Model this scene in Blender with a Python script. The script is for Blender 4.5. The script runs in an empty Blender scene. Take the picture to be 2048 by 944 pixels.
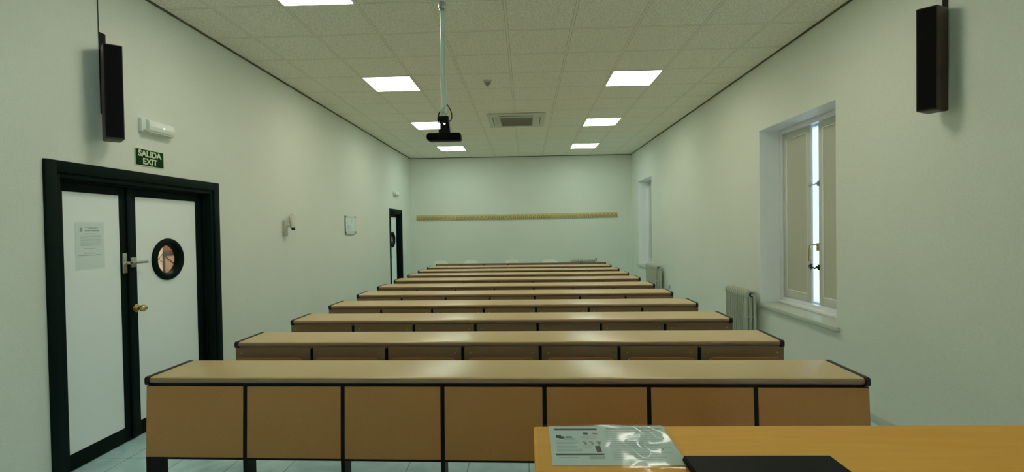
import bpy, bmesh, math, random
from mathutils import Vector, Matrix
random.seed(7)
SC = bpy.context.scene
COL = SC.collection
H0 = 1.565            # eye height above the floor (m)
CEIL = H0 + 1.8445
XL, XR, YB, YF = -2.945, 2.715, 12.1, -3.2

# ------------------------------------------------------------------ materials
def mat(name, color, rough=0.5, metal=0.0, speck=0.0, speck_scale=300.0, speck_col=None,
        bump=0.0, bump_scale=200.0, coat=0.0, spec=0.5, patch=0.0, patch_scale=3.0):
    m = bpy.data.materials.new(name); m.use_nodes = True
    nt = m.node_tree; b = nt.nodes['Principled BSDF']
    b.inputs['Base Color'].default_value = (*color, 1)
    b.inputs['Roughness'].default_value = rough
    b.inputs['Metallic'].default_value = metal
    b.inputs['Coat Weight'].default_value = coat
    b.inputs['Specular IOR Level'].default_value = spec
    tc = nt.nodes.new('ShaderNodeTexCoord')
    src = None
    if speck > 0:
        n = nt.nodes.new('ShaderNodeTexNoise'); n.inputs['Scale'].default_value = speck_scale
        n.inputs['Detail'].default_value = 3
        nt.links.new(tc.outputs['Object'], n.inputs['Vector'])
        r = nt.nodes.new('ShaderNodeValToRGB')
        r.color_ramp.elements[0].position = 0.35; r.color_ramp.elements[1].position = 0.65
        sc = speck_col or tuple(c * (1 - speck) for c in color)
        r.color_ramp.elements[0].color = (*sc, 1); r.color_ramp.elements[1].color = (*color, 1)
        nt.links.new(n.outputs['Fac'], r.inputs['Fac']); src = r.outputs['Color']
        nt.links.new(src, b.inputs['Base Color'])
    if patch > 0:
        n = nt.nodes.new('ShaderNodeTexNoise'); n.inputs['Scale'].default_value = patch_scale
        n.inputs['Detail'].default_value = 4
        nt.links.new(tc.outputs['Object'], n.inputs['Vector'])
        mx = nt.nodes.new('ShaderNodeMix'); mx.data_type = 'RGBA'; mx.blend_type = 'MULTIPLY'
        mr = nt.nodes.new('ShaderNodeMapRange')
        mr.inputs['From Min'].default_value = 0.3; mr.inputs['From Max'].default_value = 0.7
        mr.inputs['To Min'].default_value = 1 - patch; mr.inputs['To Max'].default_value = 1.0
        nt.links.new(n.outputs['Fac'], mr.inputs['Value'])
        mx.inputs['Factor'].default_value = 1
        if src: nt.links.new(src, mx.inputs['A'])
        else: mx.inputs['A'].default_value = (*color, 1)
        nt.links.new(mr.outputs['Result'], mx.inputs['B'])
        nt.links.new(mx.outputs['Result'], b.inputs['Base Color'])
    if bump > 0:
        n = nt.nodes.new('ShaderNodeTexNoise'); n.inputs['Scale'].default_value = bump_scale
        n.inputs['Detail'].default_value = 2
        nt.links.new(tc.outputs['Object'], n.inputs['Vector'])
        bp = nt.nodes.new('ShaderNodeBump'); bp.inputs['Strength'].default_value = bump
        bp.inputs['Distance'].default_value = 0.004
        nt.links.new(n.outputs['Fac'], bp.inputs['Height'])
        nt.links.new(bp.outputs['Normal'], b.inputs['Normal'])
    return m

def emit(name, color, strength):
    m = bpy.data.materials.new(name); m.use_nodes = True
    b = m.node_tree.nodes['Principled BSDF']
    b.inputs['Base Color'].default_value = (0.8, 0.8, 0.8, 1)
    b.inputs['Emission Color'].default_value = (*color, 1)
    b.inputs['Emission Strength'].default_value = strength
    return m

def glass(name, color=(1, 1, 1), rough=0.0, mixf=0.12):
    m = bpy.data.materials.new(name); m.use_nodes = True
    nt = m.node_tree; nt.nodes.remove(nt.nodes['Principled BSDF'])
    out = nt.nodes['Material Output']
    t = nt.nodes.new('ShaderNodeBsdfTransparent'); t.inputs['Color'].default_value = (*color, 1)
    g = nt.nodes.new('ShaderNodeBsdfGlossy'); g.inputs['Roughness'].default_value = rough
    x = nt.nodes.new('ShaderNodeMixShader'); x.inputs['Fac'].default_value = mixf
    nt.links.new(t.outputs[0], x.inputs[1]); nt.links.new(g.outputs[0], x.inputs[2])
    nt.links.new(x.outputs[0], out.inputs['Surface'])
    return m

def ceiling_mat():
    m = bpy.data.materials.new('ceiling_tiles'); m.use_nodes = True
    nt = m.node_tree; b = nt.nodes['Principled BSDF']; b.inputs['Roughness'].default_value = 0.9
    b.inputs['Specular IOR Level'].default_value = 0.2
    tc = nt.nodes.new('ShaderNodeTexCoord'); sp = nt.nodes.new('ShaderNodeSeparateXYZ')
    nt.links.new(tc.outputs['Object'], sp.inputs[0])
    def M(op, a, b_=None):
        n = nt.nodes.new('ShaderNodeMath'); n.operation = op
        for i, v in enumerate((a, b_)):
            if v is None: continue
            if isinstance(v, (int, float)): n.inputs[i].default_value = v
            else: nt.links.new(v, n.inputs[i])
        return n.outputs[0]
    def dist(sock, off):
        f = M('FRACT', M('DIVIDE', M('SUBTRACT', sock, off), 0.6))
        d = M('SUBTRACT', 0.5, M('ABSOLUTE', M('SUBTRACT', f, 0.5)))
        return M('MULTIPLY', d, 0.6)
    dx = dist(sp.outputs['X'], -0.1428 + 60); dy = dist(sp.outputs['Y'], 4.42)
    bar = M('LESS_THAN', M('MINIMUM', dx, dy), 0.012)
    edge = M('LESS_THAN', M('ABSOLUTE', M('SUBTRACT', M('MINIMUM', dx, dy), 0.0125)), 0.0022)  # shadow lines beside the grid bars, painted into the tile colour
    n = nt.nodes.new('ShaderNodeTexNoise'); n.inputs['Scale'].default_value = 90; n.inputs['Detail'].default_value = 4
    nt.links.new(tc.outputs['Object'], n.inputs['Vector'])
    r = nt.nodes.new('ShaderNodeValToRGB')
    r.color_ramp.elements[0].position = 0.33; r.color_ramp.elements[1].position = 0.56
    r.color_ramp.elements[0].color = (0.62, 0.59, 0.49, 1); r.color_ramp.elements[1].color = (0.94, 0.90, 0.77, 1)
    nt.links.new(n.outputs['Fac'], r.inputs['Fac'])
    m1 = nt.nodes.new('ShaderNodeMix'); m1.data_type = 'RGBA'
    nt.links.new(bar, m1.inputs['Factor']); nt.links.new(r.outputs['Color'], m1.inputs['A'])
    m1.inputs['B'].default_value = (0.84, 0.795, 0.66, 1)
    m2 = nt.nodes.new('ShaderNodeMix'); m2.data_type = 'RGBA'
    nt.links.new(edge, m2.inputs['Factor']); nt.links.new(m1.outputs['Result'], m2.inputs['A'])
    m2.inputs['B'].default_value = (0.50, 0.46, 0.36, 1)
    nt.links.new(m2.outputs['Result'], b.inputs['Base Color'])
    bp = nt.nodes.new('ShaderNodeBump'); bp.inputs['Strength'].default_value = 0.3; bp.inputs['Distance'].default_value = 0.003
    nt.links.new(n.outputs['Fac'], bp.inputs['Height']); nt.links.new(bp.outputs['Normal'], b.inputs['Normal'])
    return m

def floor_mat():
    m = bpy.data.materials.new('floor_marble'); m.use_nodes = True
    nt = m.node_tree; b = nt.nodes['Principled BSDF']; b.inputs['Roughness'].default_value = 0.22
    tc = nt.nodes.new('ShaderNodeTexCoord')
    n = nt.nodes.new('ShaderNodeTexNoise'); n.inputs['Scale'].default_value = 5; n.inputs['Detail'].default_value = 8
    n.inputs['Distortion'].default_value = 1.2
    nt.links.new(tc.outputs['Object'], n.inputs['Vector'])
    r = nt.nodes.new('ShaderNodeValToRGB')
    r.color_ramp.elements[0].position = 0.3; r.color_ramp.elements[1].position = 0.7
    r.color_ramp.elements[0].color = (0.46, 0.72, 0.78, 1); r.color_ramp.elements[1].color = (0.64, 0.90, 0.96, 1)
    nt.links.new(n.outputs['Fac'], r.inputs['Fac'])
    br = nt.nodes.new('ShaderNodeTexBrick'); br.offset = 0; br.inputs['Scale'].default_value = 1
    br.inputs['Brick Width'].default_value = 0.4; br.inputs['Row Height'].default_value = 0.4
    br.inputs['Mortar Size'].default_value = 0.0025; br.inputs['Mortar'].default_value = (0.22, 0.27, 0.24, 1)
    nt.links.new(tc.outputs['Object'], br.inputs['Vector'])
    nt.links.new(r.outputs['Color'], br.inputs['Color1']); nt.links.new(r.outputs['Color'], br.inputs['Color2'])
    nt.links.new(br.outputs['Color'], b.inputs['Base Color'])
    return m

def wood_mat(name, c1, c2, rough=0.35, scale=(1, 14, 14), coat=0.0):
    m = bpy.data.materials.new(name); m.use_nodes = True
    nt = m.node_tree; b = nt.nodes['Principled BSDF']; b.inputs['Roughness'].default_value = rough
    b.inputs['Coat Weight'].default_value = coat; b.inputs['Specular IOR Level'].default_value = 0.25
    tc = nt.nodes.new('ShaderNodeTexCoord'); mp = nt.nodes.new('ShaderNodeMapping')
    mp.inputs['Scale'].default_value = scale
    n = nt.nodes.new('ShaderNodeTexNoise'); n.inputs['Scale'].default_value = 4; n.inputs['Detail'].default_value = 6
    nt.links.new(tc.outputs['Object'], mp.inputs['Vector']); nt.links.new(mp.outputs[0], n.inputs['Vector'])
    r = nt.nodes.new('ShaderNodeValToRGB')
    r.color_ramp.elements[0].position = 0.3; r.color_ramp.elements[1].position = 0.7
    r.color_ramp.elements[0].color = (*c1, 1); r.color_ramp.elements[1].color = (*c2, 1)
    nt.links.new(n.outputs['Fac'], r.inputs['Fac']); nt.links.new(r.outputs['Color'], b.inputs['Base Color'])
    return m

M = {}
M['wall'] = mat('wall_plaster', (0.775, 0.812, 0.72), 0.85, bump=0.35, bump_scale=110, speck=0.07, speck_scale=160, patch=0.04, patch_scale=1.2, spec=0.25)
M['reveal'] = mat('reveal_daylit_paint', (0.93, 0.95, 0.985), 0.45, spec=0.5)  # white paint, its bluish brightness standing in for leaked daylight
M['ceil'] = ceiling_mat()
M['floor'] = floor_mat()
M['dirt_shadow'] = mat('ceiling_angle', (0.19, 0.16, 0.10), 0.9, patch=0.6, patch_scale=4)
M['green'] = mat('dark_green_paint', (0.0035, 0.012, 0.0095), 0.55, spec=0.07)
M['doorwhite'] = mat('door_laminate', (0.90, 0.96, 0.93), 0.5, spec=0.3)
M['black'] = mat('black_steel', (0.005, 0.005, 0.0055), 0.4, spec=0.15)
M['cap'] = mat('black_rubber', (0.006, 0.007, 0.006), 0.4, spec=0.35)
M['top'] = mat('desk_top_laminate', (0.67, 0.485, 0.25), 0.27, speck=0.10, speck_scale=260, spec=0.5)
M['edge'] = mat('shaded_edge_laminate', (0.33, 0.195, 0.105), 0.3, speck=0.10, speck_scale=260)  # browner edge laminate, with front-face shade also put into its colour
M['panel'] = mat('front_panel_laminate', (0.56, 0.25, 0.085), 0.6, spec=0.25, speck=0.12, speck_scale=240)
M['back'] = mat('backrest_laminate', (0.29, 0.17, 0.085), 0.5, spec=0.3, speck=0.15, speck_scale=240)
M['ply'] = mat('plywood_edge', (0.36, 0.15, 0.055), 0.3)
M['screw'] = mat('screw_steel', (0.5, 0.47, 0.4), 0.3, 1.0)
M['beech'] = wood_mat('beech_veneer', (0.93, 0.43, 0.05), (0.97, 0.49, 0.075), 0.6, (1.2, 12, 12))
M['beechedge'] = wood_mat('beech_edge', (0.55, 0.33, 0.13), (0.68, 0.42, 0.18), 0.3, (10, 2, 2))
M['spkwood'] = mat('dark_brown_veneer', (0.05, 0.016, 0.012), 0.45, patch=0.4, patch_scale=6)
M['grille'] = mat('black_grille', (0.006, 0.0055, 0.0055), 0.7, spec=0.1)
M['spkunder'] = mat('grey_underside', (0.07, 0.075, 0.06), 0.6)
M['white'] = mat('white_plastic', (0.80, 0.84, 0.77), 0.35)
M['offwhite'] = mat('yellowed_plastic', (0.50, 0.52, 0.40), 0.45)
M['pole'] = mat('white_enamel', (0.62, 0.68, 0.56), 0.18, coat=0.5)
M['steel'] = mat('brushed_steel', (0.45, 0.46, 0.43), 0.35, 1.0)
M['brass'] = mat('brass', (0.72, 0.50, 0.20), 0.22, 1.0)
M['rad'] = mat('radiator_enamel', (0.47, 0.50, 0.41), 0.4)
M['rack'] = wood_mat('coat_rack_pine', (0.60, 0.49, 0.22), (0.72, 0.59, 0.29), 0.55, (1, 8, 8))
M['hook'] = mat('coat_hook_metal', (0.12, 0.095, 0.035), 0.5)
M['light'] = emit('warm_light_diffuser', (1.0, 0.975, 0.80), 12.2)
M['light_mid'] = emit('neutral_light_diffuser', (0.95, 1.0, 0.84), 13.2)
M['light_cool'] = emit('cool_light_diffuser', (0.82, 1.0, 0.90), 14.5)
M['lightframe'] = mat('light_frame', (0.75, 0.75, 0.68), 0.5)
M['acgrille'] = mat('vent_grille', (0.30, 0.285, 0.21), 0.7)
M['acbody'] = mat('vent_plastic', (0.60, 0.60, 0.52), 0.6)
M['slot'] = mat('vent_slot', (0.03, 0.03, 0.02), 0.8)
M['signgreen'] = mat('sign_green', (0.008, 0.035, 0.007), 0.7, spec=0.1)
M['signwhite'] = mat('sign_letters', (0.62, 0.74, 0.50), 0.5)
M['paper'] = mat('paper', (0.68, 0.79, 0.78), 0.7)
M['wallpaper_sheet'] = mat('pale_sheet', (0.84, 0.92, 0.90), 0.7, spec=0.2)
M['print'] = mat('grey_print', (0.46, 0.55, 0.54), 0.8)
M['ink'] = mat('dark_ink', (0.035, 0.05, 0.055), 0.6)
M['inkfaint'] = mat('faint_ink', (0.40, 0.47, 0.46), 0.8)
M['inkolive'] = mat('olive_ink', (0.30, 0.31, 0.17), 0.8)
M['sleeve'] = glass('clear_plastic', (0.97, 0.98, 0.98), 0.11, 0.085)
M['dullglass'] = glass('dimmed_glass', (0.33, 0.36, 0.40), 0.0, 0.05)  # grey tint in the pane dims the strong sky behind the gap
M['glass'] = glass('window_glass', (0.96, 0.98, 1.0), 0.0, 0.08)
M['acrylic'] = glass('acrylic', (0.97, 0.98, 0.975), 0.1, 0.02)
M['acrylicedge'] = mat('acrylic_edge', (0.12, 0.15, 0.12), 0.3)
M['shutter'] = mat('shutter_paint', (0.58, 0.60, 0.50), 0.5)
M['shutterfield'] = mat('shutter_field', (0.52, 0.52, 0.41), 0.6)
M['winwhite'] = mat('window_paint', (0.85, 0.87, 0.9), 0.25, coat=0.3)
M['sill'] = mat('sill_stone', (0.58, 0.62, 0.53), 0.35, patch=0.1, patch_scale=8)
M['iron'] = mat('dark_iron', (0.05, 0.045, 0.035), 0.4, 0.8)
M['corrwall'] = mat('corridor_plaster', (0.78, 0.70, 0.57), 0.8)
M['corrbrown'] = mat('corridor_timber', (0.035, 0.012, 0.007), 0.55)
M['corrred'] = mat('corridor_red', (0.26, 0.09, 0.055), 0.6)
M['corrtan'] = mat('corridor_tan', (0.33, 0.22, 0.145), 0.7)
M['laptop'] = mat('black_plastic', (0.005, 0.0055, 0.007), 0.4, spec=0.06)
M['chair'] = mat('white_chair_plastic', (0.74, 0.78, 0.66), 0.35)
M['led'] = emit('green_led', (0.3, 1.0, 0.5), 1.2)

# ------------------------------------------------------------------ mesh helpers
class MB:
    """collects shapes in one bmesh and links them as ONE object"""
    def __init__(self): self.bm = bmesh.new(); self.mi = 0
    def _take(self, tmp, T=None, mi=None):
        if T is not None: bmesh.ops.transform(tmp, matrix=T, verts=tmp.verts)
        idx = self.mi if mi is None else mi
        for f in tmp.faces: f.material_index = idx
        me = bpy.data.meshes.new('tmp'); tmp.to_mesh(me); tmp.free()
        self.bm.from_mesh(me); bpy.data.meshes.remove(me)
    def box(self, a, b, bev=0.0, seg=2, T=None, mi=None):
        t = bmesh.new(); bmesh.ops.create_cube(t, size=1)
        for v in t.verts:
            v.co = Vector([(a[i] + b[i]) / 2 + v.co[i] * (b[i] - a[i]) for i in range(3)])
        if bev > 0: bmesh.ops.bevel(t, geom=t.edges[:], offset=bev, segments=seg, affect='EDGES', profile=0.5)
        self._take(t, T, mi); return self
    def prism(self, pts, depth, axis='y', bev=0.0, T=None, mi=None, at=0.0):
        """2D outline extruded: axis 'y' -> pts are (x,z), 'x' -> (y,z), 'z' -> (x,y)"""
        t = bmesh.new()
        def P(p, d):
            return {'y': (p[0], at + d, p[1]), 'x': (at + d, p[0], p[1]), 'z': (p[0], p[1], at + d)}[axis]
        v0 = [t.verts.new(P(p, 0)) for p in pts]; v1 = [t.verts.new(P(p, depth)) for p in pts]
        t.faces.new(v0); t.faces.new(v1[::-1]); n = len(pts)
        for i in range(n): t.faces.new((v0[i], v1[i], v1[(i + 1) % n], v0[(i + 1) % n]))
        bmesh.ops.recalc_face_normals(t, faces=t.faces)
        if bev > 0:
            bmesh.ops.bevel(t, geom=t.edges[:], offset=bev, segments=2, affect='EDGES', profile=0.5)
        self._take(t, T, mi); return self
    def cyl(self, p0, p1, r, r2=None, seg=20, bev=0.0, mi=None):
        p0, p1 = Vector(p0), Vector(p1); d = p1 - p0
        t = bmesh.new()
        bmesh.ops.create_cone(t, cap_ends=True, segments=seg, radius1=r, radius2=r if r2 is None else r2, depth=d.length)
        if bev > 0:
            es = [e for e in t.edges if abs(e.verts[0].co.z - e.verts[1].co.z) < 1e-6]
            bmesh.ops.bevel(t, geom=es, offset=bev, segments=2, affect='EDGES', profile=0.5)
        q = d.to_track_quat('Z', 'Y').to_matrix().to_4x4()
        self._take(t, Matrix.Translation((p0 + p1) / 2) @ q, mi); return self
    def ball(self, c, r, sc=(1, 1, 1), mi=None, seg=16):
        t = bmesh.new(); bmesh.ops.create_uvsphere(t, u_segments=seg, v_segments=seg // 2, radius=r)
        self._take(t, Matrix.Translation(c) @ Matrix.Diagonal((*sc, 1)), mi); return self
    def tube(self, pts, r, seg=10, mi=None):
        pts = [Vector(p) for p in pts]; t = bmesh.new(); rings = []
        n = None
        for i, p in enumerate(pts):
            d = (pts[min(i + 1, len(pts) - 1)] - pts[max(i - 1, 0)]).normalized()
            if n is None:
                n = d.orthogonal().normalized()
            n = (n - d * n.dot(d)).normalized(); bn = d.cross(n)
            rings.append([t.verts.new(p + r * (math.cos(2 * math.pi * k / seg) * n + math.sin(2 * math.pi * k / seg) * bn)) for k in range(seg)])
        for i in range(len(rings) - 1):
            for k in range(seg):
                t.faces.new((rings[i][k], rings[i][(k + 1) % seg], rings[i + 1][(k + 1) % seg], rings[i + 1][k]))
        t.faces.new(rings[0][::-1]); t.faces.new(rings[-1])
        bmesh.ops.recalc_face_normals(t, faces=t.faces)
        self._take(t, None, mi); return self
    def build(self, name, mats, parent=None, smooth=True, T=None):
        me = bpy.data.meshes.new(name)
        bmesh.ops.recalc_face_normals(self.bm, faces=self.bm.faces)
        self.bm.to_mesh(me); self.bm.free()
        if not isinstance(mats, (list, tuple)): mats = [mats]
        for m in mats: me.materials.append(m)
        if smooth:
            for p in me.polygons: p.use_smooth = True
            me.set_sharp_from_angle(angle=math.radians(35))
        o = bpy.data.objects.new(name, me); COL.objects.link(o)
        if T is not None: o.matrix_local = T
        if parent is not None: o.parent = parent
        return o

def smooth_path(pts, n=8):
    P = [Vector(p) for p in pts]; P = [2 * P[0] - P[1]] + P + [2 * P[-1] - P[-2]]; out = []
    for i in range(1, len(P) - 2):
        for k in range(n):
            t = k / n; a, b, c, d = P[i - 1], P[i], P[i + 1], P[i + 2]
            out.append(0.5 * ((2 * b) + (c - a) * t + (2 * a - 5 * b + 4 * c - d) * t * t + (3 * b - a - 3 * c + d) * t ** 3))
    out.append(P[-2]); return out

def round_rect(x0, z0, x1, z1, r, n=6):
    out = []
    for cx, cz, a0 in ((x1 - r, z1 - r, 0), (x0 + r, z1 - r, 90), (x0 + r, z0 + r, 180), (x1 - r, z0 + r, 270)):
        for k in range(n + 1):
            a = math.radians(a0 + 90 * k / n); out.append((cx + r * math.cos(a), cz + r * math.sin(a)))
    return out

def tag(o, label, cat, group=None, kind=None):
    o['label'] = label; o['category'] = cat
    if group: o['group'] = group
    if kind: o['kind'] = kind
    return o
def empty(name, loc, label, cat, rz=0.0, group=None, kind=None):
    o = bpy.data.objects.new(name, None); COL.objects.link(o)
    o.location = loc; o.rotation_euler = (0, 0, rz); o.empty_display_size = 0.1
    return tag(o, label, cat, group, kind)
def copy_tree(o, parent=None):
    c = o.copy(); COL.objects.link(c)
    if parent is not None: c.parent = parent
    for ch in list(o.children): copy_tree(ch, c)
    return c
def text_mesh(s, size, bold=0.0):
    cu = bpy.data.curves.new('txt', 'FONT'); cu.body = s; cu.size = size; cu.offset = bold
    cu.align_x = 'CENTER'; cu.align_y = 'CENTER'; cu.extrude = 0.0006
    o = bpy.data.objects.new('txt', cu); COL.objects.link(o)
    bpy.context.view_layer.update()
    me = bpy.data.meshes.new_from_object(o.evaluated_get(bpy.context.evaluated_depsgraph_get()))
    bpy.data.objects.remove(o); bpy.data.curves.remove(cu); return me

# ------------------------------------------------------------------ room shell
DL1 = (2.882, 4.374, H0 + 0.400)      # opening of the double door: y0, y1, top
DL2 = (10.225, 11.10, H0 + 0.405)
W1 = (4.20, 5.55, H0 - 0.905, H0 + 1.085)
W3 = (-2.95, -1.55, H0 - 0.905, H0 + 1.085)
W2 = (10.22, 11.42, H0 - 0.905, H0 + 1.085)

def struct(o, label, cat='room'): return tag(o, label, cat, kind='structure')

f = MB().box((XL - 0.10, YF - 0.02, -0.1), (XR + 0.02, YB + 0.02, 0)).build('floor', M['floor'], smooth=False)
struct(f, 'pale grey-green polished marble tile floor of the classroom', 'floor')
c = MB().box((XL - 0.02, YF - 0.02, CEIL), (XR + 0.02, YB + 0.02, CEIL + 0.1)).build('ceiling', M['ceil'], smooth=False)
struct(c, 'speckled square-tile suspended ceiling with faint grid lines', 'ceiling')
TW = 0.15
w = MB()
for a, b, z0, z1 in ((YF, DL1[0], 0, CEIL), (DL1[0], DL1[1], DL1[2], CEIL), (DL1[1], DL2[0], 0, CEIL),
                     (DL2[0], DL2[1], DL2[2], CEIL), (DL2[1], YB, 0, CEIL)):
    w.box((XL - TW, a, z0), (XL, b, z1))
struct(w.build('wall_left', M['wall'], smooth=False), 'rough white plaster side wall holding both dark green doors', 'wall')
w = MB(); RT = 0.36
for a, b, z0, z1 in ((YF, W3[0], 0, CEIL), (W3[0], W3[1], 0, W3[2]), (W3[0], W3[1], W3[3], CEIL), (W3[1], W1[0], 0, CEIL), (W1[0], W1[1], 0, W1[2]), (W1[0], W1[1], W1[3], CEIL), (W1[1], W2[0], 0, CEIL),
                     (W2[0], W2[1], 0, W2[2]), (W2[0], W2[1], W2[3], CEIL), (W2[1], YB, 0, CEIL)):
    w.box((XR, a, z0), (XR + RT, b, z1))
struct(w.build('wall_right', M['wall'], smooth=False), 'rough white plaster side wall with two recessed windows', 'wall')
struct(MB().box((XL, YB, 0), (XR, YB + 0.15, CEIL)).build('wall_back', M['wall'], smooth=False), 'far end wall carrying the row of coat racks', 'wall')
struct(MB().box((XL, YF - 0.15, 0), (XR, YF, CEIL)).build('wall_front', M['wall'], smooth=False), 'teaching end wall behind the viewer', 'wall')
# angle strips under the ceiling, dark colour holds grime and painted corner shadow
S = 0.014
struct(MB().box((XL, YF, CEIL - S), (XL + S, YB, CEIL)).build('trim_1', M['dirt_shadow'], smooth=False), 'thin brown angle strip along the top of the door-side wall', 'trim')
struct(MB().box((XR - S, YF, CEIL - S), (XR, YB, CEIL)).build('trim_2', M['dirt_shadow'], smooth=False), 'thin brown angle strip along the top of the window-side wall', 'trim')
struct(MB().box((XL + S, YB - S, CEIL - S), (XR - S, YB, CEIL)).build('trim_3', M['dirt_shadow'], smooth=False), 'thin brown angle strip along the top of the far end wall', 'trim')
# baseboard at the foot of the window wall
struct(MB().box((XR - 0.012, YF, 0), (XR, YB, 0.07), 0.003).build('baseboard_right', M['sill']), 'low pale stone baseboard under the windows', 'baseboard')
struct(MB().box((XL, DL1[1] + 0.08, 0), (XL + 0.012, DL2[0] - 0.08, 0.07), 0.003).build('baseboard_left', M['sill']), 'low pale stone baseboard between the two green doors', 'baseboard')

# ------------------------------------------------------------------ doors
def ring_plate(y0, z0, y1, z1, cy, cz, r, x, th, n=48):
    """rectangular plate in the y-z plane with a round hole"""
    mb = MB(); t = bmesh.new()
    ang = [2 * math.pi * k / n for k in range(n)]
    ang += [math.atan2(z - cz, y - cy) % (2 * math.pi) for y in (y0, y1) for z in (z0, z1)]
    ang = sorted(set(round(a, 6) for a in ang))
    def outer(a):
        c, s = math.cos(a), math.sin(a); k = 1e9
        if c > 1e-9: k = min(k, (y1 - cy) / c)
        if c < -1e-9: k = min(k, (y0 - cy) / c)
        if s > 1e-9: k = min(k, (z1 - cz) / s)
        if s < -1e-9: k = min(k, (z0 - cz) / s)
        return cy + k * c, cz + k * s
    L = []
    for xx in (x, x - th):
        L.append(([t.verts.new((xx, cy + r * math.cos(a), cz + r * math.sin(a))) for a in ang],
                  [t.verts.new((xx, *outer(a))) for a in ang]))
    m = len(ang)
    for i in range(m):
        j = (i + 1) % m
        t.faces.new((L[0][0][i], L[0][1][i], L[0][1][j], L[0][0][j]))
        t.faces.new((L[1][0][i], L[1][0][j], L[1][1][j], L[1][1][i]))
        t.faces.new((L[0][0][i], L[0][0][j], L[1][0][j], L[1][0][i]))
        t.faces.new((L[0][1][i], L[1][1][i], L[1][1][j], L[0][1][j]))
    bmesh.ops.recalc_face_normals(t, faces=t.faces); mb._take(t); return mb

def torus(mb, cx, cy, cz, R, r, n=56, m=14, mi=None, sx=1.0):
    t = bmesh.new(); rings = []
    for i in range(n):
        a = 2 * math.pi * i / n
        rings.append([t.verts.new((cx + sx * r * math.sin(b), cy + (R + r * math.cos(b)) * math.cos(a), cz + (R + r * math.cos(b)) * math.sin(a)))
                      for b in [2 * math.pi * k / m for k in range(m)]])
    for i in range(n):
        for k in range(m):
            t.faces.new((rings[i][k], rings[(i + 1) % n][k], rings[(i + 1) % n][(k + 1) % m], rings[i][(k + 1) % m]))
    bmesh.ops.recalc_face_normals(t, faces=t.faces); mb._take(t, None, mi); return mb

def door_frame(y0, y1, top, parent):
    fw = 0.075; mb = MB()
    # casing on the wall face
    mb.box((XL - 0.004, y0 - fw, 0.0), (XL + 0.018, y0, top + fw), 0.004)
    mb.box((XL - 0.004, y1, 0.0), (XL + 0.018, y1 + fw, top + fw), 0.004)
    mb.box((XL - 0.004, y0, top), (XL + 0.018, y1, top + fw), 0.004)
    # jamb lining
    mb.box((XL - 0.148, y0, 0.0), (XL + 0.004, y0 + 0.03, top), 0.002)
    mb.box((XL - 0.148, y1 - 0.03, 0.0), (XL + 0.004, y1, top), 0.002)
    mb.box((XL - 0.148, y0 + 0.03, top - 0.03), (XL + 0.004, y1 - 0.03, top), 0.002)
    # stop bead
    mb.box((XL - 0.075, y0 + 0.03, top - 0.045), (XL - 0.055, y1 - 0.03, top - 0.03), 0.002)
    mb.box((XL - 0.075, y1 - 0.045, 0.0), (XL - 0.055, y1 - 0.03, top - 0.045), 0.002)
    return mb.build('door_frame', M['green'], parent)

XD = XL - 0.08
def leaf(parent, y0, y1, top, st, topr, botr, hole=None):
    """st = (near stile, far stile) widths"""
    lf = MB()
    lf.box((XD - 0.04, y0, 0.005), (XD, y0 + st[0], top), 0.002)
    lf.box((XD - 0.04, y1 - st[1], 0.005), (XD, y1, top), 0.002)
    lf.box((XD - 0.04, y0 + st[0], 0.005), (XD, y1 - st[1], botr), 0.002)
    lf.box((XD - 0.04, y0 + st[0], topr), (XD, y1 - st[1], top), 0.002)
    l = lf.build('door_leaf', M['green'], parent)
    a, b = y0 + st[0], y1 - st[1]
    if hole:
        cy, cz, r = hole
        ring_plate(a, botr, b, topr, cy, cz, r - 0.01, XD - 0.004, 0.03).build('door_panel', M['doorwhite'], l, smooth=False)
        t = MB(); torus(t, XD + 0.000, cy, cz, r + 0.016, 0.028, sx=0.75)
        tb = bmesh.new(); N = 48; RR = [[tb.verts.new((xx, cy + q * math.cos(2 * math.pi * k / N), cz + q * math.sin(2 * math.pi * k / N))) for k in range(N)] for xx, q in ((XD, r - 0.011), (XD, r - 0.014), (XD - 0.036, r - 0.014), (XD - 0.036, r - 0.011))]
        for a_ in range(4):
            for k in range(N): tb.faces.new((RR[a_][k], RR[a_][(k + 1) % N], RR[(a_ + 1) % 4][(k + 1) % N], RR[(a_ + 1) % 4][k]))
        t._take(tb)
        t.build('porthole_frame', M['green'], l)
        t = MB(); t.cyl((XD - 0.022, cy, cz), (XD - 0.018, cy, cz), r - 0.002, seg=40)
        t.build('porthole_glass', M['glass'], l)
    else:
        MB().box((XD - 0.034, a, botr), (XD - 0.004, b, topr)).build('door_panel', M['doorwhite'], l, smooth=False)
    return l

d1 = empty('door_1', (0, 0, 0), 'dark green framed white double door on the left wall, under the exit sign', 'door', kind='structure')
door_frame(DL1[0], DL1[1], DL1[2], d1)
PT = H0 + 0.292; PB = H0 - 1.452
la = leaf(d1, DL1[0] + 0.032, 3.512, DL1[2] - 0.032, (3.006 - DL1[0] - 0.032, 3.512 - 3.436), PT, PB)
lb = leaf(d1, 3.515, DL1[1] - 0.032, DL1[2] - 0.032, (3.583 - 3.515, DL1[1] - 0.032 - 4.248), PT, PB, (3.905, H0 - 0.213, 0.132))
MB().box((XD - 0.002, 3.49, 0.01), (XD + 0.014, 3.535, DL1[2] - 0.034), 0.004).build('meeting_strip', M['green'], la)
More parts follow.
